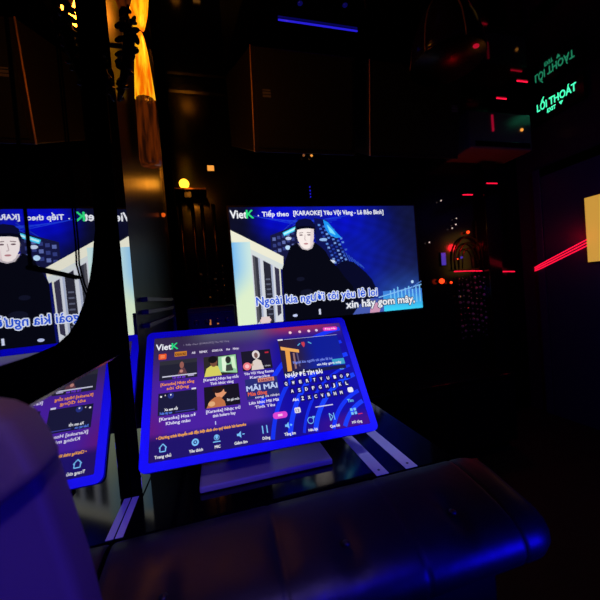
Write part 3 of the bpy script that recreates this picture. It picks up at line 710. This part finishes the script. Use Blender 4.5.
obj('lit_face', box(B(), .014, .058, YF-.0115, YF-.0102, .884, .921), M_amberdot, lt)
for n, x in zip((15, 16, 17, 18), (-.185, -.105, -.045, .03)):
    bm = B(); tube(bm, [(x, YF-.016, -.10), (x, YF-.016, .65)], .0115, 12)
    struct('trim_%d' % n, bm, M_bronze, smooth=True)  # ribs added to catch highlights like the amber streaks reflected in the wall
# lamps under the loudspeaker
for x, l in ((.705, 'left'), (.765, 'right')):
    t = thing('spot_lamp', l+' of the two tiny amber spot lamps under the left loudspeaker', 'lamp', (x, YF-.02, .995), 'tiny amber spots')
    obj('lens', ball(B(), (x, YF-.026, 1.005), .009), M_amberdot if l == 'right' else emi('dim_amber', (150, 90, 50), .7), t, smooth=True)
    bm = B(); tube(bm, [(x, YF-.001, 1.005), (x, YF-.02, 1.005)], .008, 10); obj('lamp_body', bm, M_dark, t)
t = thing('blue_indicator', 'short column of blue indicator lights above the television', 'indicator light', (.737, YF, .69))
obj('housing', box(B(), .717, .757, YF-.012, YF, .69, .80), M_dark, t)
for z in (.705, .728, .752, .778):
    obj('led', ball(B(), (.737, YF-.0125, z), .0052), M_blue, t, smooth=True)
# blue light line on the ceiling
bm = B(); tube(bm, [(.44, 1.68, ZC-.008), (.60, 1.68, ZC-.008), (.90, 1.682, ZC-.008)], .0045, 8)
tag(obj('blue_light_line', bm, M_blue, smooth=True), 'thin blue light line on the dark ceiling above the television', 'light strip')

for x, y, l in ((.534, 1.575, 'left'), (.768, 1.546, 'right')):
    bm = B(); lathe(bm, (x, y, 0), [(.010, ZC-.006), (.013, ZC-.003), (.013, ZC)], 14)
    tag(obj('ceiling_led', bm, emi('faint_blue_led', (9, 7, 78), .8), smooth=True), l+' of the two faint blue ceiling lights above the blue line', 'lamp', 'faint blue ceiling lights')
# bell pendant
pd = thing('bell_pendant', 'dark glass bell pendant with rim light drawn as thin pale ribs at the top right', 'lamp', (1.26, 1.42, 1.13))
PR = [(.178, 1.135), (.177, 1.17), (.172, 1.21), (.158, 1.28), (.132, 1.35), (.095, 1.41), (.05, 1.44), (.02, 1.452)]
bm = B(); lathe(bm, (1.26, 1.42, 0), PR, 40)
obj('shade', bm, mat('smoky_violet_glass', (34, 22, 50), .16, spec=.5), pd, smooth=True)
for k in range(6):
    t = math.radians(198+60*k)
    bm = B(); tube(bm, [(1.26+(q+.002)*math.cos(t), 1.42+(q+.002)*math.sin(t), z) for q, z in PR], .0035, 8)
    obj('rib', bm, mat('pale_rim_light', (190, 140, 100), .4, .3), pd, smooth=True)  # pale ribs put in to carry the amber rim light of the shade
bm = B(); lathe(bm, (1.26, 1.42, 0), [(.180, 1.130), (.183, 1.134), (.180, 1.138)], 40); obj('rim', bm, M_bronze, pd, smooth=True)
bm = B(); lathe(bm, (1.26, 1.42, 0), [(.03, 1.453), (.04, 1.457), (.04, ZC-.0005)], 20); obj('ceiling_rose', bm, M_bronze, pd)
bm = B(); ball(bm, (1.31, 1.28, 1.122), .012, 2, (1.4, 1, .7)); obj('red_bulb', bm, emi('red_bulb_dim', (190, 16, 44), .8), pd, smooth=True)

# ------------------------------------------------------------------ media cabinet and amplifier under the television
mc = thing('media_cabinet', 'long black low cabinet standing under the television', 'cabinet', (.95, 2.0, -CZ))
obj('carcass', box(B(), -.18, 1.95, 1.78, YF-.022, -CZ+.06, -.69), M_wood, mc)
obj('cabinet_top', box(B(), -.19, 1.96, 1.76, YF-.022, -.69, -.665), M_black, mc, bevel=.003)
obj('plinth', box(B(), -.15, 1.92, 1.82, 2.24, -CZ, -CZ+.06), M_dark, mc)
for i in range(4):
    x0 = -.17+.53*i
    d = obj('door', box(B(), x0+.004, x0+.522, 1.762, 1.779, -CZ+.07, -.70), M_wood, mc, bevel=.002)
    obj('handle', box(B(), x0+.46, x0+.472, 1.748, 1.7615, -.93, -.83), M_chrome, d, bevel=.002)
am = thing('amplifier', 'stacked audio amplifiers with pale front lines behind the touch monitor', 'amplifier', (-.03, 2.05, -.665))
obj('rack', box(B(), -.17, .10, 1.95, 2.22, -.665, -.04), M_dark, am, bevel=.004)
for i in range(5):
    z = -.64+.118*i
    f = obj('front_panel', box(B(), -.160, .090, 1.940, 1.9495, z, z+.105), M_dark, am, bevel=.002)
    obj('trim_line', box(B(), -.155, .085, 1.937, 1.9395, z+.088, z+.094), M_chrome, f)
    for x in (-.12, -.06, .0, .055):
        bm = B(); lathe(bm, (x, 1.939, z+.045), [(.014, -.0005), (.014, .012), (.011, .014)], 16, axis='y'); obj('knob', bm, M_chrome, f)

for x in (-.045, -.002):
    obj('power_light', box(B(), x-.005, x+.005, 1.934, 1.9395, -.145, -.115), emi('amber_mark', (190, 110, 50), .9), am, label='amber power light')
# ------------------------------------------------------------------ light
def lamp(kind, name, loc, col, e, **k):
    l = bpy.data.lights.new(name, kind); l.color = lin(col); l.energy = e
    for a, v in k.items(): setattr(l, a, v)
    o = bpy.data.objects.new(name, l); C.objects.link(o); o.location = Vector(loc)+Vector((0, 0, CZ)); return o
def aim(o, p):
    d = Vector(p)+Vector((0, 0, CZ))-o.location; o.rotation_euler = d.to_track_quat('-Z', 'Y').to_euler()
s = lamp('SPOT', 'blue_stage_spot', (.70, -1.0, .62), (24, 6, 255), 95, spot_size=math.radians(27), spot_blend=.4, shadow_soft_size=.04); aim(s, (.12, .90, -.29))
s = lamp('SPOT', 'blue_bench_fill', (1.25, -.45, -.60), (14, 5, 255), 95, spot_size=math.radians(24), spot_blend=.9, shadow_soft_size=.16); aim(s, (.50, .50, -.54))  # low spot added to give the bench its blue band
s = lamp('SPOT', 'blue_wing_fill', (.6, -.7, -.2), (36, 14, 255), 36, spot_size=math.radians(30), spot_blend=.8, shadow_soft_size=.1); aim(s, (-.17, .29, -.24))  # unseen spot added to turn the sofa wing bluer
s = lamp('SPOT', 'violet_wing_fill', (.35, -.7, 1.2), (165, 135, 245), 44, spot_size=math.radians(34), spot_blend=.8, shadow_soft_size=.1); aim(s, (-.17, .27, -.12))  # unseen spot added to brighten the sofa wing
s = lamp('SPOT', 'violet_table_fill', (.95, .1, 1.35), (175, 175, 255), 75, spot_size=math.radians(15), spot_blend=.6, shadow_soft_size=.1); aim(s, (.50, .95, -.47))  # spot added out of view to lift the metal strips
s = lamp('SPOT', 'violet_wall_fill', (.9, -1.1, 1.35), (80, 60, 220), 34, spot_size=math.radians(62), spot_blend=.8, shadow_soft_size=.2); aim(s, (2.5, 1.6, -.3))  # added wide spot that lifts the dark right wall and door
s = lamp('POINT', 'amber_lamp_glow', (-.12, 1.22, 1.0), (255, 140, 30), 3, shadow_soft_size=.05)
s = lamp('POINT', 'red_arch_glow', (2.10, 2.12, .30), (255, 20, 40), 1.6, shadow_soft_size=.03)
s = lamp('POINT', 'globe_lamp_glow', (-.11, 2.08, .72), (255, 150, 40), .6, shadow_soft_size=.03)
w = bpy.data.worlds.new('World'); SC.world = w; w.use_nodes = True
w.node_tree.nodes['Background'].inputs[0].default_value = (.002, .002, .006, 1)

# ------------------------------------------------------------------ camera
r = Vector((0.96421915, -0.25309449, -0.07889617)); u = Vector((0.08189837, 0.00133119, 0.9966398)); f = Vector((0.25213902, 0.96744065, -0.02201159))
cam = bpy.data.cameras.new('camera'); co = bpy.data.objects.new('camera', cam); C.objects.link(co)
m = Matrix(((r.x, u.x, -f.x, 0), (r.y, u.y, -f.y, 0), (r.z, u.z, -f.z, CZ), (0, 0, 0, 1)))
co.matrix_world = m
cam.sensor_width = 36; cam.lens = 36*319.535/600; cam.clip_start = .01
cam.dof.use_dof = True; cam.dof.focus_distance = 1.0; cam.dof.aperture_fstop = 5.0
SC.camera = co
SC.view_settings.view_transform = 'Standard'; SC.view_settings.look = 'None'
SC.view_settings.exposure = 0; SC.view_settings.gamma = 1; SC.view_settings.use_curve_mapping = False
SC.cycles.use_denoising = True
SC.cycles.max_bounces = 10; SC.cycles.glossy_bounces = 8
SC.cycles.sample_clamp_indirect = 3
